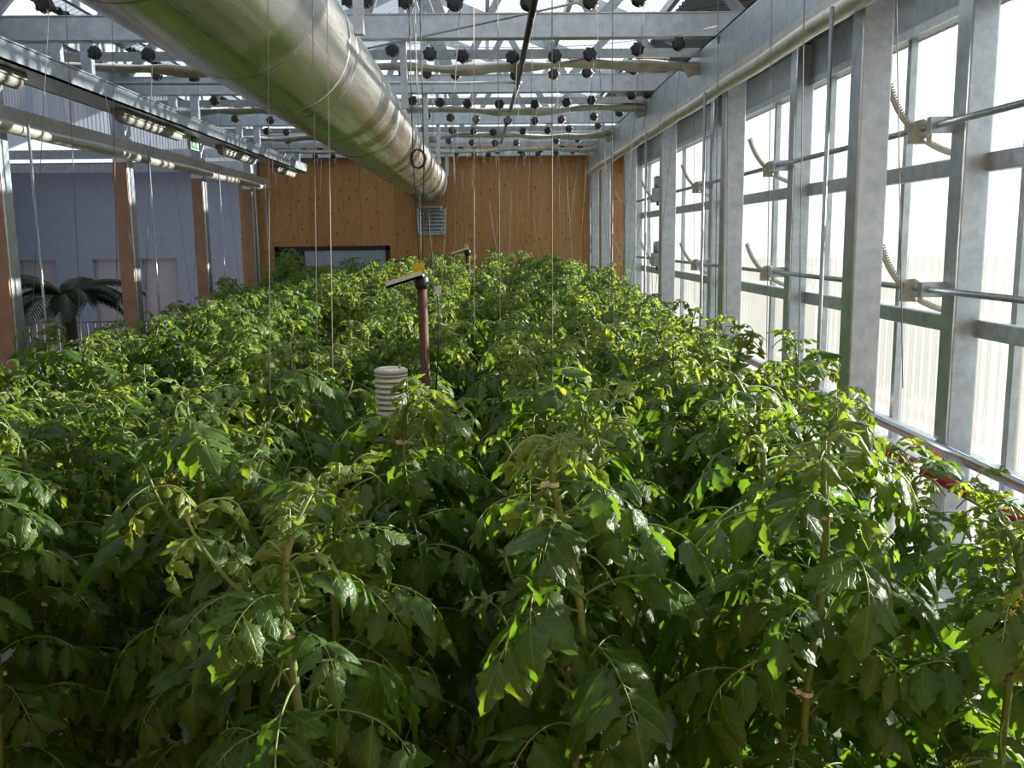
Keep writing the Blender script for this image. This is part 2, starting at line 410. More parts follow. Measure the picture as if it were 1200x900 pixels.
# corner posts in front of the wooden wall
pc = at_y(697, 240, YW - 0.1); post('corner_post', pc.x, YW - 0.12, 0.13, 0.12, H + 1.42, 'galvanized corner post where wooden wall meets the window wall', 'corner posts on the wooden wall')
pc = at_y(298, 250, YW - 0.1); post('corner_post', pc.x, YW - 0.12, 0.13, 0.12, H + 1.42, 'galvanized corner post where wooden wall meets the palm bay', 'corner posts on the wooden wall')
beveled(tag(one('wall_beam', 'galv', lambda b: b.box((-3.6, YW - 0.16, H + 1.425), (1.95, YW - 0.03, H + 1.505))), 'flat galvanized beam running across the wooden wall', 'beam'))

# ------------------------------------------------------------------ girders, trusses
def girder(b):
    b.box((XR + 0.0, -0.8, H + 1.18), (XR + 0.012, YW - 0.2, ZB - 0.005))
    b.box((XR + 0.0, -0.8, H + 1.18), (XR + 0.09, YW - 0.2, H + 1.192)); b.box((XR + 0.0, -0.8, ZB - 0.017), (XR + 0.09, YW - 0.2, ZB - 0.005))
tag(one('eave_girder', 'galv', girder, loc=(-0.10, 0, 0)), 'deep galvanized channel girder above the posts of the window wall', 'girder')
tag(one('eave_girder', 'galv_dull', lambda b: (b.box((XL + 0.02, -0.8, H + 1.75), (XL + 0.10, YW - 0.2, H + 1.98)),)), 'galvanized girder above the partition to the palm bay', 'girder')
def truss(y, n):
    t = thing('roof_truss', f'galvanized roof truss, {ORD[n]} truss from the wooden wall', 'truss', (0, y, ZB), 'roof trusses')
    x0, x1 = XL + 0.02, 2.05
    def chord(b):
        b.box((x0, -0.035, 0.012), (x1, 0.035, 0.175)); b.box((x0, -0.06, 0), (x1, 0.06, 0.012)); b.box((x0, -0.05, 0.175), (x1, 0.05, 0.183))
    one('bottom_chord', 'galv', chord, t)
    ze, zr = ZE - ZB - 0.10, ZR - ZB - 0.16
    one('rafter', 'galv', lambda b: b.bar((x0, 0, ze), (XRI, 0, zr), 0.06, 0.12), t)
    one('rafter', 'galv', lambda b: b.bar((x1, 0, ze), (XRI, 0, zr), 0.06, 0.12), t)
    def zt(x): return ze + (zr - ze) * ((x - x0) / (XRI - x0) if x < XRI else (x1 - x) / (x1 - XRI))
    bx = [x0 + (x1 - x0) * i / 5 for i in range(6)]
    for i in range(5):
        xm = (bx[i] + bx[i + 1]) / 2
        one('web_diagonal', 'galv_dull', lambda b: b.bar((bx[i] + 0.04, 0, 0.17), (xm, 0, zt(xm) - 0.03), 0.05, 0.075), t)
        one('web_diagonal', 'galv_dull', lambda b: b.bar((xm, 0, zt(xm) - 0.03), (bx[i + 1] - 0.04, 0, 0.17), 0.05, 0.075), t)
    for x in (-3.26, -3.03):
        one('hanger', 'galv', lambda b: b.box((x - 0.04, -0.03, -0.25), (x + 0.04, 0.03, 0.0)), t)
    one('duct_hanger', 'galv', lambda b: b.box((-0.65, 0.065, -0.50), (-0.60, 0.115, 1.0)), t)
    return t
for k, y in enumerate(FR[1:], 1): truss(y, nr - 1 - k)
# diagonal braces under the roof seen between the trusses
def brace(a, b, r, label, mat='wire', name='brace_rod', cat='rod'):
    return tag(one(name, mat, lambda q: q.tube([a, b], r, 6)), label, cat)
brace(at_y(430, 57, 7.2), at_y(700, -2, 6.2), 0.008, 'thin steel brace rod slanting under the first visible truss')

# left channel rail with strip lights
tag(one('channel_rail', 'galv', lambda b: (b.box((-3.32, -0.8, H + 1.15), (-3.30, 16.0, H + 1.28)), b.box((-3.32, -0.8, H + 1.15), (-3.0, 16.0, H + 1.162)),
    b.box((-3.02, -0.8, H + 1.15), (-3.0, 16.0, H + 1.28)), b.box((-3.05, -0.8, H + 1.275), (-2.99, 16.0, H + 1.285)))), 'long galvanized channel rail hung under the trusses over the tomatoes', 'rail')
def strip_light(y0, y1, label):
    t = thing('strip_light', label, 'lamp', (-3.16, y0, H + 1.15), 'strip lights under the channel rail')
    beveled(one('housing', 'fixture', lambda b: b.box((-0.06, 0, -0.045), (0.06, y1 - y0, -0.001)), t))
    one('diffuser', 'fixture', lambda b: b.lathe([(0.045, 0.03), (0.05, 0.06), (0.05, y1 - y0 - 0.06), (0.045, y1 - y0 - 0.03)], 12, 'Y', (0, 0, -0.058)), t)
    for i in range(4):
        one('clip', 'galv_dull', lambda b: b.box((0.058, 0.15 + i * (y1 - y0 - 0.4) / 3, -0.04), (0.066, 0.2 + i * (y1 - y0 - 0.4) / 3, -0.015)), t)
for i, (a, b2) in enumerate(((4.6, 6.6), (8.3, 9.9), (11.4, 13.0), (14.3, 15.6))):
    strip_light(a, b2, f'cream strip light under the long channel rail, {ORD[3 - i]} from the wooden wall')

# rolled film tubes along both sides
tag(one('film_roll', 'filmroll', lambda b: (b.tube([(1.78, -0.8 + 0.5 * i, H + 1.105 + 0.006 * math.sin(i * 1.7)) for i in range(35)], 0.046, 12), b.box((1.768, -0.8, H + 1.12), (1.778, 16.2, H + 1.20)))), 'rolled up silver film tube along the girder of the window wall', 'film roll')
tag(one('film_roll', 'filmroll', lambda b: (b.tube([(-3.70, -0.8 + 0.5 * i, H + 0.91 + 0.006 * math.sin(i * 1.3)) for i in range(35)], 0.05, 12), b.box((-3.72, -0.8, H + 0.93), (-3.70, 16.2, H + 1.07)))), 'rolled up silver film tube along the posts of the palm bay', 'film roll')
for side, x, zt in ((1, 1.70, H + 1.10), (-1, -3.62, H + 0.99)):
    for k, y in enumerate(FR[1:], 1):
        lab = f'thin steel rod hanging beside the window wall posts, {ORD[nr-1-k]} from the wooden wall' if side > 0 else f'thin steel rod hanging beside the palm side posts, {ORD[nr-1-k]} from the wooden wall'
        tag(one('crank_rod', 'galv_dull', lambda b: b.tube([(x, y - 0.13 * (side > 0) + 0.2 * (side < 0), 0.0), (x, y - 0.13 * (side > 0) + 0.2 * (side < 0), zt)], 0.011, 8)), lab, 'rod', 'hanging crank rods')

# ------------------------------------------------------------------ round air duct
DX, DZ, DR = -1.02, H + 1.01, 0.345
du = thing('air_duct', 'huge round silver metal air duct running under the roof', 'duct', (DX, 0, DZ))
one('duct_tube', 'duct', lambda b: b.lathe([(DR, -0.9 + i * 17.3 / 40) for i in range(41)], 72, 'Y'), du)
for i in range(14):
    y = 0.3 + i * 1.22
    one('seam_ring', 'seam', lambda b: b.lathe([(DR - 0.004, y - 0.006), (DR + 0.0012, y - 0.004), (DR + 0.0012, y + 0.004), (DR - 0.004, y + 0.006)], 72, 'Y'), du)
def helix(b):
    pts = []
    for i in range(20 * 36):
        t = i / 36 * 2 * PI; pts.append((DR * math.sin(t), 13.6 + i / 36 * 0.135, DR * math.cos(t)))
    b.tube(pts, 0.0035, 4)
one('spiral_seam', 'seam', helix, du)
one('end_collar', 'seam', lambda b: b.lathe([(DR - 0.01, 16.36), (DR + 0.016, 16.37), (DR + 0.016, 16.46), (DR - 0.01, 16.48)], 72, 'Y'), du)
for k, y in enumerate(FR[1:-1], 1):
    one('hanger_strap', 'galv', lambda b: b.lathe([(DR - 0.002, y + 0.09), (DR + 0.002, y + 0.09), (DR + 0.002, y + 0.11), (DR - 0.002, y + 0.11)], 72, 'Y'), du)

# ------------------------------------------------------------------ wall fittings
g = at_y(506, 258.5, YW); hw = 0.25
vg = thing('vent_grille', 'square grey louvred vent grille on the wooden wall under the duct', 'vent', (g.x, YW, g.z - hw))
def frame(b, w2, h2, t, d):
    b.box((-w2, -d, 0), (-w2 + t, 0, h2)); b.box((w2 - t, -d, 0), (w2, 0, h2)); b.box((-w2, -d, 0), (w2, 0, t)); b.box((-w2, -d, h2 - t), (w2, 0, h2))
one('frame', 'galv', lambda b: frame(b, hw, 2 * hw, 0.03, 0.05), vg)
one('backing', 'dark_steel', lambda b: b.box((-hw + 0.02, -0.012, 0.02), (hw - 0.02, -0.002, 2 * hw - 0.02)), vg)
sl = MB(); sl.box((-hw + 0.032, -0.003, -0.032), (hw - 0.032, 0.003, 0.032)); sl = sl.mesh('louvre_slat', 'galv')
for i in range(7): obj('louvre_slat', sl, vg, (0, -0.034, 0.062 + i * 0.063), (math.radians(-28), 0, 0))
for dz in (0.06, 0.42): one('clip', 'white', lambda b: b.box((hw - 0.09, -0.066, dz), (hw - 0.065, -0.05, dz + 0.06)), vg)
a, b2 = at_y(322, 288, YW), at_y(457, 289, YW)
w1 = struct('window_1', 'black framed low window in the wooden wall')
w1.location = ((a.x + b2.x) / 2, YW, 1.1); ww, wh = (b2.x - a.x) / 2, (a.z + b2.z) / 2 - 1.1
one('window_frame', 'black', lambda b: (frame(b, ww, wh, 0.075, 0.04), b.box((-ww, -0.035, 0), (-ww + 0.52, 0, wh)) ), w1)
one('pane', 'glass_pane', lambda b: b.box((-ww + 0.5, -0.02, 0.07), (ww - 0.07, -0.01, wh - 0.07)), w1)

# exit sign on the partition
e = at_x(226, 166, -3.2)
ex = thing('exit_sign', 'small green exit sign hung under the channel rail', 'sign', tuple(e))
ex.rotation_euler = (0, 0, PI / 2)
one('sign_case', 'white', lambda b: b.box((-0.14, -0.02, -0.09), (0.14, 0.02, 0.09)), ex)
one('sign_face', 'green_sign', lambda b: b.box((-0.13, -0.023, -0.08), (0.13, -0.02, 0.08)), ex)
def runner(b):
    y0, y1 = -0.026, -0.023
    b.box((0.05, y0, -0.065), (0.105, y1, 0.06))
    b.lathe([(0.013, y0), (0.013, y1)], 8, 'Y', (-0.02, 0, 0.045))
    for p, q in (((-0.03, 0.03), (-0.045, -0.015)), ((-0.045, -0.015), (-0.015, -0.04)), ((-0.015, -0.04), (-0.02, -0.065)), ((-0.045, -0.015), (-0.085, -0.05)), ((-0.03, 0.025), (0.01, 0.005)), ((-0.03, 0.025), (-0.075, 0.01))):
        b.bar((p[0], (y0 + y1) / 2, p[1]), (q[0], (y0 + y1) / 2, q[1]), 0.003, 0.016, up=Vector((0, 1, 0)).cross(Vector((q[0] - p[0], 0, q[1] - p[1]))).normalized())
one('runner_symbol', 'white', runner, ex)
one('hanger_rod', 'wire', lambda b: b.tube([(0, 0, 0.09), (0, 0, H + 1.15 - e.z)], 0.006, 6), ex)

# ------------------------------------------------------------------ window-opening gear: shafts, racks, motors
for z, nm in ((H + 0.558, 'upper'), (H - 0.289, 'lower')):
    s = thing('drive_shaft', f'{nm} steel drive shaft of the window vents along the ribbed wall', 'shaft', (2.34, 0, z), 'vent drive shafts')
    one('rod', 'galv_dull', lambda b: b.tube([(0, -0.6, 0), (0, 16.0, 0)], 0.017, 10), s)
    for y in FR[1:]:
        one('bearing_bracket', 'galv', lambda b: b.box((-0.045, y + 0.03, -0.04), (0.087, y + 0.075, 0.04)), s)
def rack_mesh():
    b = MB(); pts = []
    R, n = 0.52, 18
    for i in range(n + 1):
        t = math.radians(-164 + 66 * i / n)
        pts.append(Vector((math.cos(t) * R, 0, math.sin(t) * R)))
    off = pts[10].copy()
    pts = [p - off + Vector((0.0, 0, -0.012)) for p in pts]
    for i in range(n): b.bar(pts[i], pts[i + 1], 0.018, 0.020, 0, Vector((-(pts[i + 1] - pts[i]).z, 0, (pts[i + 1] - pts[i]).x)))
    for i in range(40):
        f = i / 40 * n; k = int(f); p = pts[k].lerp(pts[k + 1], f - k); d = (pts[k + 1] - pts[k]).normalized(); u = Vector((-d.z, 0, d.x))
        b.bar(p + u * 0.012, p + u * 0.022, 0.018, 0.008, 0, d)
    return b.mesh('toothed_arc', 'cream')
rm = rack_mesh()
pm = MB()
pm.lathe([(0.034, -0.035), (0.05, -0.03), (0.05, 0.03), (0.034, 0.035)], 14, 'Y'); pm.box((-0.055, -0.028, -0.075), (0.05, 0.028, 0.0)); pm.lathe([(0.014, -0.045), (0.014, 0.045)], 8, 'Y', (0.0, 0, -0.062))
pm = pm.mesh('pinion_housing', 'cream')
for z, nm in ((H + 0.558, 'upper'), (H - 0.289, 'lower')):
    for k, y in enumerate(FR[1:], 1):
        t = thing('gear_rack', f'curved cream gear rack on the {nm} drive shaft, {ORD[nr-1-k]} from the wooden wall', 'gear rack', (2.34, y + 0.24, z), 'curved gear racks of the window vents')
        obj('toothed_arc', rm, t, (-0.0, 0, -0.03)); obj('pinion_housing', pm, t)
for z, nm in ((H + 0.56, 'upper'), (H - 0.287, 'lower')):
    t = thing('gear_motor', f'grey gear motor on the {nm} drive shaft of the window vents', 'motor', (2.27, 12.33, z), 'gear motors of the window vents')
    beveled(one('gearbox', 'galv_dull', lambda b: b.box((-0.07, -0.08, -0.09), (0.055, 0.08, 0.09)), t), 0.012)
    one('motor_can', 'galv_dull', lambda b: b.lathe([(0.045, 0.09), (0.055, 0.1), (0.055, 0.22), (0.03, 0.24)], 16, 'Z'), t)
    one('cable_gland', 'black', lambda b: b.lathe([(0.02, -0.14), (0.02, -0.09)], 10, 'Z'), t)

tag(one('heating_pipe', 'red', lambda b: b.tube([(2.27, 1.0, H - 1.22), (2.27, 16.2, H - 1.22)], 0.03, 12)), 'dark red pipe along the sill of the window wall', 'pipe')
tag(one('heating_pipe', 'galv', lambda b: b.tube([(2.40, 1.0, H - 1.12), (2.40, 16.2, H - 1.12)], 0.02, 12)), 'thin steel pipe above the red pipe along the window wall', 'pipe')

# ------------------------------------------------------------------ gathered shade screens
def screen(y, n):
    t = thing('shade_screen', f'gathered grey shade screen across the bay, {ORD[n]} from the wooden wall', 'screen', (0, y, H + 1.47), 'gathered shade screens')
    one('leading_bar', 'galv_dull', lambda b: b.box((XL + 0.1, -0.02, 0.0), (1.86, 0.02, 0.07)), t)
    rr = random.Random(n)
    b = MB(); nx, nc = 90, 12; vs, fs = [], []
    ph = [rr.uniform(0, 6) for _ in range(6)]
    for i in range(nx + 1):
        x = XL + 0.15 + (1.84 - XL - 0.15) * i / nx
        r = 0.048 + 0.010 * math.sin(x * 5 + ph[0]) + 0.008 * math.sin(x * 13 + ph[1])
        zc = -0.03 - 0.018 * (1 + math.sin(x * 3.1 + ph[2])) - 0.006 * math.sin(x * 9 + ph[3])
        for j in range(nc):
            q = 2 * PI * j / nc
            k = 1 + 0.18 * math.sin(3 * q + x * 2 + ph[4]) + 0.08 * math.sin(5 * q - x * 6)
            vs.append((x, 0.08 + 1.5 * r * k * math.cos(q), zc + 0.72 * r * k * math.sin(q)))
    for i in range(nx):
        for j in range(nc): fs.append((i * nc + j, i * nc + (j + 1) % nc, (i + 1) * nc + (j + 1) % nc, (i + 1) * nc + j))
    fs.append(tuple(range(nc))); fs.append(tuple(reversed(range(nx * nc, nx * nc + nc))))
    b.add(vs, fs, 0, True); build(b, 'gathered_cloth', 'fabric', t)
    vs = [(1.62, 0.03, -0.03), (1.84, 0.03, -0.03), (1.78, 0.02, -0.13), (1.70, 0.02, -0.16)]
    one('cloth_tail', 'fabric', lambda q: q.add(vs + [(p[0], p[1] + 0.012, p[2]) for p in vs], [(0, 1, 2, 3), (7, 6, 5, 4), (0, 4, 5, 1), (1, 5, 6, 2), (2, 6, 7, 3), (3, 7, 4, 0)]), t)
for n, y in enumerate((15.1, 13.1, 10.5, 7.9)): screen(y, n)

# overhead rods
brace(at_y(628, -6, 5.2), at_y(607, 97, 8.5), 0.022, 'black rod running under the trusses beside the spools', 'black', 'overhead_rod')
brace(at_y(607, 97, 8.5), at_y(587, 168, 14.6), 0.022, 'grey rod continuing the black overhead rod towards the wooden wall', 'galv_dull', 'overhead_rod')
a, b2 = at_y(612, 97, 8.55), at_y(80, 98, 8.55)
brace(a, (b2.x, 8.55, b2.z), 0.016, 'thin horizontal steel rod crossing behind the round duct', 'galv_dull', 'overhead_rod')

# ------------------------------------------------------------------ tomato plants
rg = random.Random(11)
def leaflet(b, base, d, n, L, W, curl, droop, rnd, mi):
    d = d.normalized(); s = d.cross(n).normalized(); n = s.cross(d).normalized()
    nu = 9; ph = rnd.uniform(0, 6.3); tw = rnd.uniform(-0.35, 0.35)
    vs = []; p = base.copy(); ang = 0
    for i in range(nu + 1):
        u = i / nu
        if i:
            ang += droop / nu
            p = p + (d * math.cos(ang) - n * math.sin(ang)) * (L / nu)
        nn = n * math.cos(ang) + d * math.sin(ang)
        w_ = W * (math.sin(PI * min(1, 0.03 + u ** 0.72 * 0.97))) ** 0.85
        lob = 1 + 0.24 * math.sin(u * 2 * PI * 3.4 + ph)
        lob2 = 1 + 0.24 * math.sin(u * 2 * PI * 3.4 + ph + 1.3)
        ss = s * math.cos(tw * u) + nn * math.sin(tw * u)
        for v in (-1, -0.5, 0, 0.5, 1):
            k = (lob if v > 0 else lob2) if abs(v) == 1 else 1
            up = -curl * abs(v) ** 1.6 * w_ + (0.10 * w_ if v == 0 else 0) * -1 + 0.10 * W * math.sin(u * 9 + ph + v * 3) * abs(v)
            vs.append(p + ss * (v * w_ * k) + nn * up)
    fs = [(i * 5 + j, i * 5 + j + 1, i * 5 + j + 6, i * 5 + j + 5) for i in range(nu) for j in range(4)]
    k0 = len(b.v)
    for i in range(nu + 1):
        for j, v in enumerate((-1, -0.5, 0, 0.5, 1)): b.a[k0 + i * 5 + j] = (i / nu, v)
    b.add(vs, fs, mi, True)
def compound_leaf(seed, L=0.30, droop=1.5, curl=0.5, npair=4, b=None, M4=None):
    """Arching leaf stalk along +X with paired lobed leaflets; slot 0 leaf, 1 stalk."""
    rnd = random.Random(seed); own = MB()
    pts, ang, p, side = [], math.radians(rnd.uniform(15, 45)), Vector((0, 0, 0)), 0.0
    n = 10; bend = rnd.uniform(-0.5, 0.5)
    for i in range(n + 1):
        pts.append(p.copy())
        ang -= droop / n * (0.5 + i / n); side += bend / n
        p = p + Vector((math.cos(ang) * math.cos(side), math.cos(ang) * math.sin(side), math.sin(ang))) * (L / n)
    own.tube(pts, [0.0035 * (1 - 0.7 * i / n) + 0.0006 for i in range(n + 1)], 4, 1, False)
    def frame_at(t):
        f = t * n; k = min(n - 1, int(f)); q = pts[k].lerp(pts[k + 1], f - k); d = (pts[k + 1] - pts[k]).normalized()
        s = d.cross(Vector((0, 0, 1))); s.normalize(); return q, d, s, s.cross(d)
    for k in range(npair):
        t = 0.30 + 0.60 * k / max(1, npair - 1)
        for sg in (-1, 1):
            q, d, s, u = frame_at(min(0.97, t + rnd.uniform(-0.03, 0.03)))
            dd = (s * sg + d * rnd.uniform(0.3, 0.8) + Vector((0, 0, rnd.uniform(-0.75, 0.05)))).normalized()
            ll = L * rnd.uniform(0.28, 0.42) * (0.85 + 0.3 * math.sin(PI * (k + 0.6) / npair))
            st = q + dd * 0.016 * L / 0.3
            own.bar(q, st, 0.0022, 0.0022, 1)
            leaflet(own, st, dd, (u + Vector((0, 0, 0.6))).normalized(), ll, ll * rnd.uniform(0.21, 0.30), curl * rnd.uniform(0.2, 1.2), rnd.uniform(0.2, 1.3), rnd, 0)
        if k < npair - 1 and rnd.random() < 0.8:
            for sg in (-1, 1):
                q, d, s, u = frame_at(min(0.97, t + 0.1))
                dd = (s * sg + d * 0.5 + Vector((0, 0, rnd.uniform(-0.4, 0.3)))).normalized()
                leaflet(own, q, dd, u, L * 0.10, L * 0.035, curl, 0.4, rnd, 0)
    q, d, s, u = frame_at(0.999)
    leaflet(own, q, d, u, L * rnd.uniform(0.34, 0.44), L * rnd.uniform(0.10, 0.14), curl, rnd.uniform(0.3, 1.0), rnd, 0)
    return own
LEAVES = [compound_leaf(100 + i, 0.345, rg.uniform(1.1, 2.0), rg.uniform(0.3, 0.8), rg.choice((3, 4, 4))) for i in range(10)]
YOUNG = [compound_leaf(200 + i, 0.17, rg.uniform(1.4, 2.8), rg.uniform(0.6, 1.1), 3) for i in range(6)]
LEAF_ME = [l.mesh('leaf', ['leaf', 'stem']) for l in LEAVES]
YOUNG_ME = [l.mesh('young_leaf', ['young', 'stem']) for l in YOUNG]
def truss_mesh(seed):
    rnd = random.Random(seed); b = MB(); pts = [Vector((0.15 * t, 0.02 * math.sin(t * 4), 0.03 * math.sin(t * 3) - 0.06 * t * t)) for t in [i / 6 for i in range(7)]]
    b.tube(pts, 0.0022, 4, 1)
    for k in range(4):
        p = pts[3 + k]; d = Vector((rnd.uniform(-0.3, 1), rnd.uniform(-1, 1), rnd.uniform(-1.2, -0.1))).normalized()
        q = p + d * 0.03; b.tube([p, q], 0.0014, 4, 1)
        s = d.cross(Vector((0.3, 0.2, 1))).normalized(); u = d.cross(s)
        for j in range(5):
            t = 2 * PI * j / 5; o = s * math.cos(t) + u * math.sin(t); o2 = s * -math.sin(t) + u * math.cos(t)
            tip = q + o * 0.012 + d * rnd.uniform(-0.008, 0.006)
            b.add([q, q + o * 0.006 + o2 * 0.0025, tip, q + o * 0.006 - o2 * 0.0025], [(0, 1, 2, 3)], 0)
        b.tube([q, q + d * 0.012], [0.003, 0.001], 5, 0)
    return b.mesh('flower_truss', ['flower', 'stem'])
TRUSS_ME = [truss_mesh(i) for i in range(4)]
cb = MB()
for i in range(10):
    t0, t1 = 2 * PI * i / 10, 2 * PI * (i + 1) / 10
    cb.bar((0.014 * math.cos(t0), 0.014 * math.sin(t0), 0), (0.014 * math.cos(t1), 0.014 * math.sin(t1), 0), 0.003, 0.012)
cb.box((0.012, -0.004, -0.006), (0.028, 0.004, 0.006))
CLIP_ME = cb.mesh('stem_clip', 'white')

def proto(seed):
    """One tomato plant, 2 m tall: stem mesh, leaf placements, flower trusses, clips."""
    rnd = random.Random(seed); n = 24
    a1, a2, p1, p2 = rnd.uniform(0.02, 0.07), rnd.uniform(0.01, 0.03), rnd.uniform(0, 6), rnd.uniform(0, 6)
    tip = rnd.uniform(0, 2 * PI); tl = rnd.uniform(0.05, 0.22)
    def sp(z):
        e = max(0, (z - 1.72) / 0.28)
        return Vector((a1 * math.sin(z * 2.1 + p1) - a1 * math.sin(p1) + a2 * math.sin(z * 6 + p2) + tl * e * e * math.cos(tip), a1 * math.cos(z * 1.7 + p2) - a1 * math.cos(p2) + tl * e * e * math.sin(tip), z - 0.12 * tl / 0.2 * e * e))
    b = MB(); zz = [2.0 * i / n for i in range(n + 1)]
    b.tube([sp(z) for z in zz], [0.0135 - 0.0045 * z / 2 + 0.0012 * math.sin(z * 9) - (0.004 if z > 1.9 else 0) for z in zz], 7, 0)
    # bending side shoots
    shoots = []
    for k in range(rnd.choice((1, 2, 3))):
        z = rnd.uniform(1.1, 1.7); q = sp(z); az = rnd.uniform(0, 2 * PI); L = rnd.uniform(0.18, 0.38); pts = []
        for i in range(9):
            t = i / 8; pts.append(q + Vector((math.cos(az) * L * (t - 0.25 * t * t), math.sin(az) * L * (t - 0.25 * t * t), L * (0.9 * t * t + 0.15 * math.sin(t * 3)) * 0.9)))
        b.tube(pts, [0.008 - 0.0045 * i / 8 for i in range(9)], 6, 0)
        shoots.append((pts, az))
    for k in range(7):      # thin arching flower stalks near the tip
        z = rnd.uniform(1.45, 1.99); q = sp(z); az = rnd.uniform(0, 2 * PI); L = rnd.uniform(0.06, 0.15)
        b.tube([q + Vector((math.cos(az) * L * t, math.sin(az) * L * t, L * (0.9 * t - 1.25 * t * t))) for t in (0, 0.2, 0.4, 0.6, 0.8, 1.0)], [0.004, 0.0035, 0.003, 0.0027, 0.0024, 0.002], 5, 0)
    stem = b.mesh('stem', 'stem')
    pl = []          # (is_young, variant, loc, rot, scale)
    az = rnd.uniform(0, 6.3); z = 0.40
    while z < 1.80:
        az += 2.4 + rnd.uniform(-0.5, 0.5)
        sc_ = rnd.uniform(0.70, 1.06) * (1.0 if z < 1.6 else 0.8)
        pl.append((False, rnd.randrange(10), sp(z), (rnd.uniform(-0.3, 0.3), rnd.uniform(-0.25, 0.35), az), sc_))
        z += rnd.uniform(0.030, 0.050)
    for k in range(16):
        z = 1.62 + 0.38 * k / 15; az += 2.4 + rnd.uniform(-0.6, 0.6)
        pl.append((True, rnd.randrange(6), sp(z), (rnd.uniform(-0.4, 0.4), rnd.uniform(-1.2, 0.0), az), rnd.uniform(0.6, 1.1) * (1.0 - 0.4 * k / 15)))
    for pts, a0 in shoots:
        for i in (3, 5, 6, 7, 8):
            az += 2.2; pl.append((i > 4, rnd.randrange(6), pts[i].copy(), (rnd.uniform(-0.3, 0.3), rnd.uniform(-0.6, 0.2), az), rnd.uniform(0.55, 0.9) if i > 4 else rnd.uniform(0.5, 0.75)))
    fl_ = [(rnd.randrange(4), sp(z), (rnd.uniform(-0.5, 0.5), rnd.uniform(-0.3, 0.3), rnd.uniform(0, 6.3)), rnd.uniform(0.8, 1.2)) for z in (rnd.uniform(0.9, 1.4), rnd.uniform(1.5, 1.9))]
    cl = [(sp(z), rnd.uniform(0, 6.3)) for z in (rnd.uniform(1.0, 1.2), rnd.uniform(1.5, 1.8))]
    return dict(stem=stem, leaves=pl, fl=fl_, clips=cl)
PROTO = [proto(300 + i) for i in range(9)]
from mathutils import Euler
def joined(P):
    b = MB()
    for young, vi, loc, rot, s in P['leaves']:
        if loc.z < 0.8: continue
        src = (YOUNG if young else LEAVES)[vi]; m4 = Matrix.LocRotScale(loc, Euler(rot), Vector((s, s, s)))
        k = len(b.v); b.v += [tuple(m4 @ Vector(v)) for v in src.v]
        b.a.update({k + i: q for i, q in src.a.items()})
        b.f += [tuple(k + i for i in f) for f in src.f]; b.s += src.s
        b.m += [(1 if m == 1 else (2 if young else 0)) for m in src.m]
    return b.mesh('foliage', ['leaf', 'stem', 'young'])
FOLIAGE = [joined(P) for P in PROTO]

def plant(x, y, h, label, group, near, pi=None, rz=None, tilt=(0, 0)):
    i = rg.randrange(len(PROTO)) if pi is None else pi
    P = PROTO[i]
    t = thing('tomato_plant', label, 'plant', (x, y, 0.2), group)
    t.rotation_euler = (tilt[0], tilt[1], rg.uniform(0, 6.28) if rz is None else rz)
    t.scale = ((h - 0.2) / 2.0,) * 3
    obj('stem', P['stem'], t)
    if near:
        for young, vi, loc, rot, s in P['leaves']:
            obj('young_leaf' if young else 'leaf', (YOUNG_ME if young else LEAF_ME)[vi], t, loc, rot, s)
        for vi, loc, rot, s in P['fl']: obj('flower_truss', TRUSS_ME[vi], t, loc, rot, s)
        for loc, r in P['clips']: obj('stem_clip', CLIP_ME, t, loc, (0, 0, r))
    else:
        tag(obj('foliage', FOLIAGE[i], t), kind='stuff')
        for vi, loc, rot, s in P['fl'][1:]: obj('flower_truss', TRUSS_ME[vi], t, loc, rot, s)
    return t
ROWS = [(1.30, 'in the row beside the window wall', 2.02), (0.78, 'in second row from the window wall', 2.10), (0.20, 'in third row from the window wall', 2.12),
        (-0.36, 'in the row beside the sensor post', 2.08), (-0.80, 'under the round duct', 2.08), (-1.55, 'across the dark aisle from the duct row', 2.05), (-2.12, 'in second row from the palm side posts', 2.02), (-2.72, 'in the row beside the palm side posts', 1.95)]
PLANTS = []
def near_post(y):
    k = min(range(len(FR)), key=lambda i: abs(FR[i] - y))
    return f'by {ORD[nr - 1 - k]} truss'
def sight(x, y):        # keep the view of the sensor shield and sensor post clear
    return 3.0 < y < 5.05 and abs(x + 0.118 * y) < 0.26
for ri, (rx, where, hh) in enumerate(ROWS):
    y = {0: 1.95, 1: 2.05, 2: 2.1, 3: 2.05, 4: 2.6, 5: 2.25, 6: 3.0, 7: 4.4}[ri]
    step = 0.40
    while y < 15.9:
        x = rx + rg.uniform(-0.11, 0.11); yy = y + rg.uniform(-0.08, 0.08)
        h = hh + rg.uniform(-0.10, 0.12) + (0.17 if y > 9 else 0.05 if y > 6 else 0.0) + (0.22 if ri == 7 and 11.8 < y < 14.2 else 0)
        if sight(x, yy): h -= 0.34 if yy > 3.7 else 0.2
        PLANTS.append((x, yy, h))
        plant(x, yy, h, f'tomato plant {where}, {near_post(yy)} from wooden wall', f'tomato plants {where}', y < 8.2, tilt=(rg.uniform(-0.05, 0.05), rg.uniform(-0.05, 0.05)))
        y += step
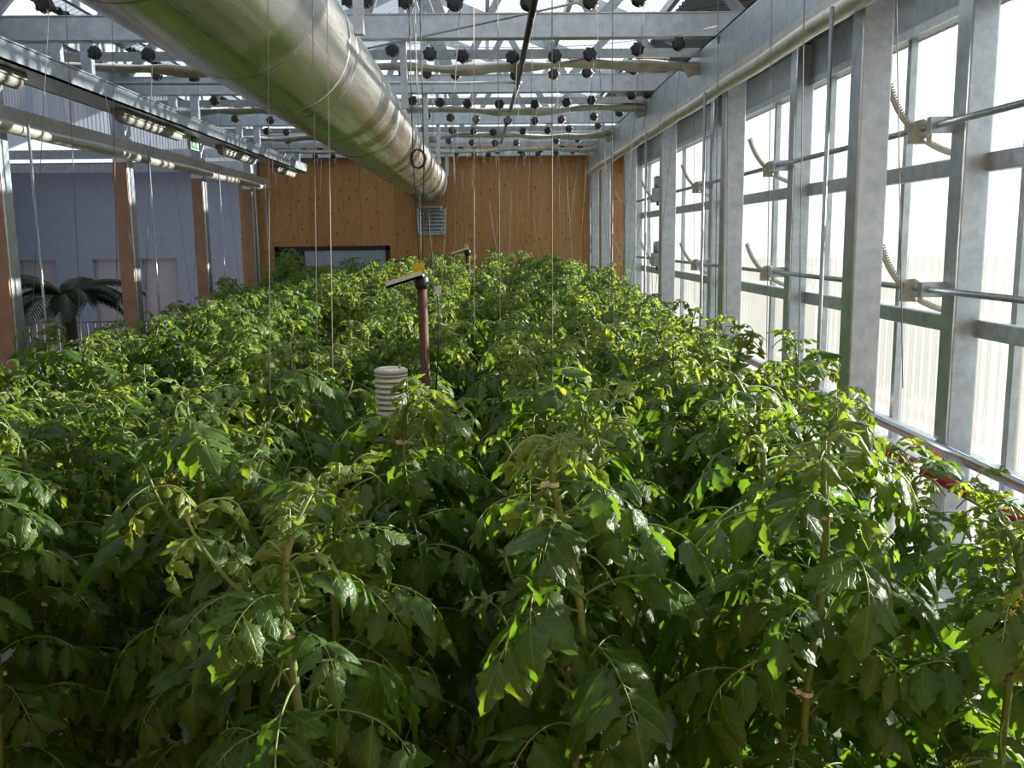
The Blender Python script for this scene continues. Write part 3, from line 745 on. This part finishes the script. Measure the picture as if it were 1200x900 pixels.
# growing gutters under the rows
for ri, (rx, where, hh) in enumerate(ROWS):
    t = thing('growing_gutter', f'white growing gutter of the tomato plants {where}', 'gutter', (rx, 0, 0), 'white growing gutters')
    one('trough', 'trough', lambda b: (b.box((-0.13, 1.6, 0.10), (0.13, 16.1, 0.115)), b.box((-0.13, 1.6, 0.10), (-0.115, 16.1, 0.24)), b.box((0.115, 1.6, 0.10), (0.13, 16.1, 0.24))), t)
    one('slab', 'trough', lambda b: b.box((-0.1, 1.65, 0.116), (0.1, 16.05, 0.20)), t)
    for yy in (2.0, 5.5, 9.0, 12.5, 15.8): one('foot', 'galv_dull', lambda b: b.box((-0.12, yy - 0.02, 0), (0.12, yy + 0.02, 0.10)), t)

# ------------------------------------------------------------------ crop wires and twine spools
SP = {
 0: (5.7, [(52, 5), (410, -1), (428, 0), (476, 1), (533, 3), (619, 3), (692, 1), (749, -2)]),
 1: (7.25, [(111, 62), (174, 64), (460, 59), (504, 63.6), (542, 66), (601, 67), (650, 66), (691, 64), (747, 58), (795, 52), (848, 46)]),
 2: (8.6, [(184, 88), (228, 90), (473, 84), (500, 85.6), (534, 87), (604, 88), (649, 87), (688, 85), (743, 81), (781, 77), (809, 73)]),
 3: (10.2, [(252, 118), (484, 118), (516, 120), (548, 121.6), (585, 122), (627, 122), (664, 120), (693, 117.5), (740, 111.6), (758, 110)]),
 4: (11.6, [(276, 139), (317, 141), (501, 136), (528, 138), (558, 140), (595, 141.6), (627, 141.6), (658, 140), (696, 136.6), (726, 132)]),
 5: (12.95, [(313, 154), (336, 155), (498, 150), (530, 153), (555, 154), (578, 155), (613, 154), (642, 153), (667, 151), (701, 147)]),
 6: (14.3, [(338, 165), (504, 163), (511, 164), (526, 165), (553, 167), (580, 167.6), (605, 167.6), (652, 165), (677, 163), (708, 158)]),
 7: (15.25, [(355, 175), (375, 175), (508, 172), (514, 173), (540, 175), (556, 176), (583, 177), (610, 176.6), (633, 175.6), (658, 173), (680, 171)]),
 8: (16.1, [(370, 183), (391, 183), (516, 178), (535, 180), (556, 181), (573, 181), (613, 181), (631, 180), (652, 179), (671, 177)]),
}
sb = MB()
sb.lathe([(0.030, -0.026), (0.046, -0.022), (0.048, -0.010), (0.040, -0.006), (0.040, 0.006), (0.048, 0.010), (0.046, 0.022), (0.030, 0.026)], 14, 'Y')
for i in range(7):
    t = 2 * PI * i / 7
    sb.bar((0.043 * math.cos(t), -0.024, 0.043 * math.sin(t)), (0.052 * math.cos(t + 0.3), -0.010, 0.052 * math.sin(t + 0.3)), 0.010, 0.010)
SPOOL_ME = sb.mesh('drum', 'black')
hb = MB(); hb.tube([(0, 0, 0.03), (0, 0, 0.062), (0.008, 0, 0.072), (0.018, 0, 0.068), (0.02, 0, 0.058)], 0.0025, 5); hb.tube([(0.02, -0.028, -0.03), (0.028, -0.03, -0.05), (0.015, -0.03, -0.06), (0.004, -0.028, -0.045)], 0.002, 5)
HOOK_ME = hb.mesh('wire_hook', 'wire')
nrow = len(SP)
for r, (yy, pts) in SP.items():
    wn = ORD[nrow - 1 - r]
    P3 = sorted([at_y(px, py, yy) for px, py in pts], key=lambda p: p.x)
    pts_ = [Vector((XL + 0.0, yy, P3[0].z + 0.11))] + [p + Vector((0.012, 0, 0.068)) for p in P3] + [Vector((XR - 0.1, yy, P3[-1].z + 0.10))]
    pts_ = [p for p in pts_ if p.x <= XR - 0.09]
    tag(one('crop_wire', 'wire', lambda b: b.tube(pts_, 0.0022, 4)), f'thin overhead crop wire, {wn} wire from the wooden wall', 'wire', 'overhead crop wires')
    for p in P3:
        t = thing('twine_spool', f'black twine spool hanging from the {wn} overhead wire from the wooden wall', 'spool', tuple(p), 'black twine spools on the overhead wires')
        zr = rg.uniform(-0.4, 0.4)
        obj('drum', SPOOL_ME, t, (0, 0, 0), (rg.uniform(-0.2, 0.2), 0, zr)); obj('wire_hook', HOOK_ME, t)
        if abs(p.x - DX) < 0.42: continue
        q = min(PLANTS, key=lambda q: (q[0] - p.x) ** 2 + (q[1] - p.y) ** 2)
        top = Vector((q[0], q[1], q[2] * 0.93)) - p
        if math.hypot(top.x, top.y) > 0.5: top = Vector((rg.uniform(-0.1, 0.1), rg.uniform(-0.1, 0.1), 1.9 - p.z))
        one('twine', 'twine', lambda b: b.tube([(0.03, -0.01, -0.02), top], 0.0019, 4), t)
# twines let down to the near plants from wires above the frame
for (px0, px1, py1, yy, m_) in ((383, 390, 440, 2.35, 'twine_white'), (314, 316, 460, 2.3, 'twine'), (647, 647, 470, 3.3, 'twine'), (718, 716, 430, 4.1, 'twine'), (905, 898, 430, 4.2, 'twine'), (943, 935, 470, 3.2, 'twine'),
                                (1050, 1058, 455, 2.95, 'twine'), (75, 95, 400, 4.1, 'twine'), (130, 138, 380, 4.6, 'twine'), (583, 586, 420, 4.4, 'twine'), (366, 372, 450, 2.3, 'twine'), (842, 838, 410, 4.4, 'twine'), (555, 556, 400, 4.6, 'twine_white')):
    a, b2 = at_y(px0, -4 if yy < 2.4 else -40, yy), at_y(px1, py1, yy)
    tag(one('support_twine', m_, lambda b: b.tube([a, b2], 0.0010 if yy < 2.4 else 0.0018, 4)), ('white' if m_ == 'twine_white' else 'grey') + ' support twine stretched from the roof to a tomato top', 'twine', 'support twines over the near plants')

# black cable coil beside the duct with its hanging cables
cc = at_y(489, 186, 5.0)
t = thing('cable_coil', 'coiled black cable hanging in front of the round duct', 'cable', tuple(cc))
def coil(b):
    for k in range(4):
        ax, az = 0.034 + rg.uniform(-0.004, 0.004), 0.046 + rg.uniform(-0.005, 0.005)
        b.tube([(ax * math.cos(2 * PI * i / 24) + k * 0.002, -0.006 + 0.004 * k, az * math.sin(2 * PI * i / 24)) for i in range(25)], 0.0042, 6)
one('coil', 'black', coil, t)
SENS = at_y(494, 322, 5.0)
for px, m_, r_ in ((484, 'black', 0.003), (497, 'black', 0.003), (491, 'twine_white', 0.002)):
    a, b2 = at_y(px - 6, -30, 5.0), at_y(px, 186, 5.0)
    one('hanging_cable', m_, lambda b: b.tube([a - cc, b2 - cc, SENS - cc + Vector(((px - 490) * 0.001, -0.03, 0.0))], r_, 5), t)

# ------------------------------------------------------------------ sensor posts, radiation shield
def sensor_post(top, label, k=1.0):
    t = thing('sensor_post', label, 'sensor post', (top.x, top.y, 0), 'rusty sensor posts')
    z = top.z
    one('pole', 'rust', lambda b: b.tube([(0.03, 0, 0), (0, 0, z - 0.04)], 0.026, 12), t)
    one('cap', 'black', lambda b: b.lathe([(0.030, z - 0.075), (0.037, z - 0.06), (0.037, z - 0.02), (0.028, z - 0.005)], 14), t)
    mt = Matrix.Translation((0, 0, z)) @ Matrix.Rotation(math.radians(-17), 4, 'Y')
    one('tray', 'white', lambda b: (b.box((-0.20, -0.05, -0.012), (0.01, 0.05, 0.0), 0, mt), b.box((-0.20, -0.05, -0.012), (0.01, -0.046, 0.022), 0, mt), b.box((-0.20, -0.05, -0.012), (-0.195, 0.05, 0.012), 0, mt)), t)
    mt2 = mt
    one('yellow_card', 'yellow', lambda b: (b.box((-0.205, -0.044, 0.012), (0.0, 0.05, 0.016), 0, mt2), b.box((-0.03, -0.048, 0.012), (0.028, -0.044, 0.065), 0, mt2)), t)
    def cab(b):
        b.tube([(0.03, -0.02, z - 0.04), (0.06, -0.02, z - 0.06), (0.085, -0.02, z - 0.12), (0.09, -0.02, z - 0.25), (0.075, -0.02, z - 0.5), (0.05, -0.02, z - 0.75)], 0.004, 6)
    one('cable', 'black', cab, t)
    one('cable_tag', 'white', lambda b: b.box((0.07, -0.028, z - 0.105), (0.105, -0.025, z - 0.065)), t)
    return t
sensor_post(SENS, 'rusty brown post with white tray and yellow card, rising beside white shield')
sensor_post(at_y(548, 292, 11.0), 'brown post with yellow card, half hidden in tomato tops before the wooden wall')
q = at_y(458, 434, 4.55)
t = thing('radiation_shield', 'white stacked plate sensor shield among the tomato leaves', 'sensor', (q.x, q.y, 0))
nz = q.z
for i in range(8):
    one('shield_plate', 'white', lambda b: b.lathe([(0.045, nz - 0.026 - i * 0.027), (0.083, nz - 0.026 - i * 0.027), (0.085, nz - 0.020 - i * 0.027), (0.070, nz - 0.006 - i * 0.027), (0.045, nz - 0.004 - i * 0.027)], 24), t)
one('shield_cap', 'cream', lambda b: b.lathe([(0.086, nz - 0.012), (0.084, nz + 0.004), (0.07, nz + 0.012), (0.02, nz + 0.014)], 24), t)
one('cap_stud', 'galv_dull', lambda b: b.lathe([(0.005, nz + 0.012), (0.005, nz + 0.03)], 8, 'Z', (0.045, -0.02, 0)), t)
one('mounting_arm', 'white', lambda b: (b.tube([(0.03, -0.01, nz - 0.22), (0.06, -0.03, nz - 0.25), (0.12, -0.04, nz - 0.31)], 0.012, 8), b.tube([(0, 0, 0), (0, 0, nz - 0.21)], 0.014, 8)), t)

# ------------------------------------------------------------------ palm and railing in the neighbouring bay
pb = at_y(78, 345, 14.5)
pt = thing('palm_tree', 'dark feathery palm standing before the blue grey wall', 'palm', (pb.x, 14.5, 0))
one('trunk', 'bark', lambda b: b.lathe([(0.16, 0), (0.13, 0.4), (0.12, 0.8), (0.10, pb.z - 0.15), (0.05, pb.z)], 14), pt)
for k in range(15):
    az = k * 2.4 + 0.3; L = rg.uniform(0.95, 1.35); el = rg.uniform(0.55, 1.25); b = MB(); pts = []; p = Vector((0, 0, pb.z - 0.1)); a_ = el
    for i in range(15):
        pts.append(p.copy()); a_ -= 0.125; p = p + Vector((math.cos(az) * math.cos(a_), math.sin(az) * math.cos(a_), math.sin(a_))) * (L / 14)
    b.tube(pts, [0.012 - 0.0007 * i for i in range(15)], 4)
    for i in range(2, 28):
        f = i / 2; j = min(13, int(f)); q = pts[j].lerp(pts[j + 1], f - j); d = (pts[j + 1] - pts[j]).normalized(); s = d.cross(Vector((0, 0, 1))).normalized()
        ll = 0.34 * math.sin(PI * (i + 3) / 33) ** 0.7
        for sg in (-1, 1):
            e = (s * sg + d * 0.8 + Vector((0, 0, -0.35))).normalized(); n_ = d * 0.018
            b.add([q - n_, q + n_, q + e * ll * 0.6 + n_ + Vector((0, 0, 0.01)), q + e * ll + Vector((0, 0, -0.05)), q + e * ll * 0.6 - n_], [(0, 1, 2, 3, 4)])
    build(b, 'frond', 'palm', pt)
rl = thing('metal_railing', 'black metal railing low before the blue grey wall', 'railing', (0, 18.0, 0))
rz = at_y(45, 378, 18.0).z
one('top_rail', 'dark_steel', lambda b: b.bar((-10.5, 0, rz), (-4.6, 0, rz), 0.04, 0.03), rl)
one('bottom_rail', 'dark_steel', lambda b: b.bar((-10.5, 0, 0.1), (-4.6, 0, 0.1), 0.04, 0.03), rl)
bme = MB(); bme.bar((0, 0, 0), (0, 0, rz), 0.018, 0.018); bme = bme.mesh('baluster', 'dark_steel')
for i in range(42): obj('baluster', bme, rl, (-10.4 + i * 0.14, 0, 0))
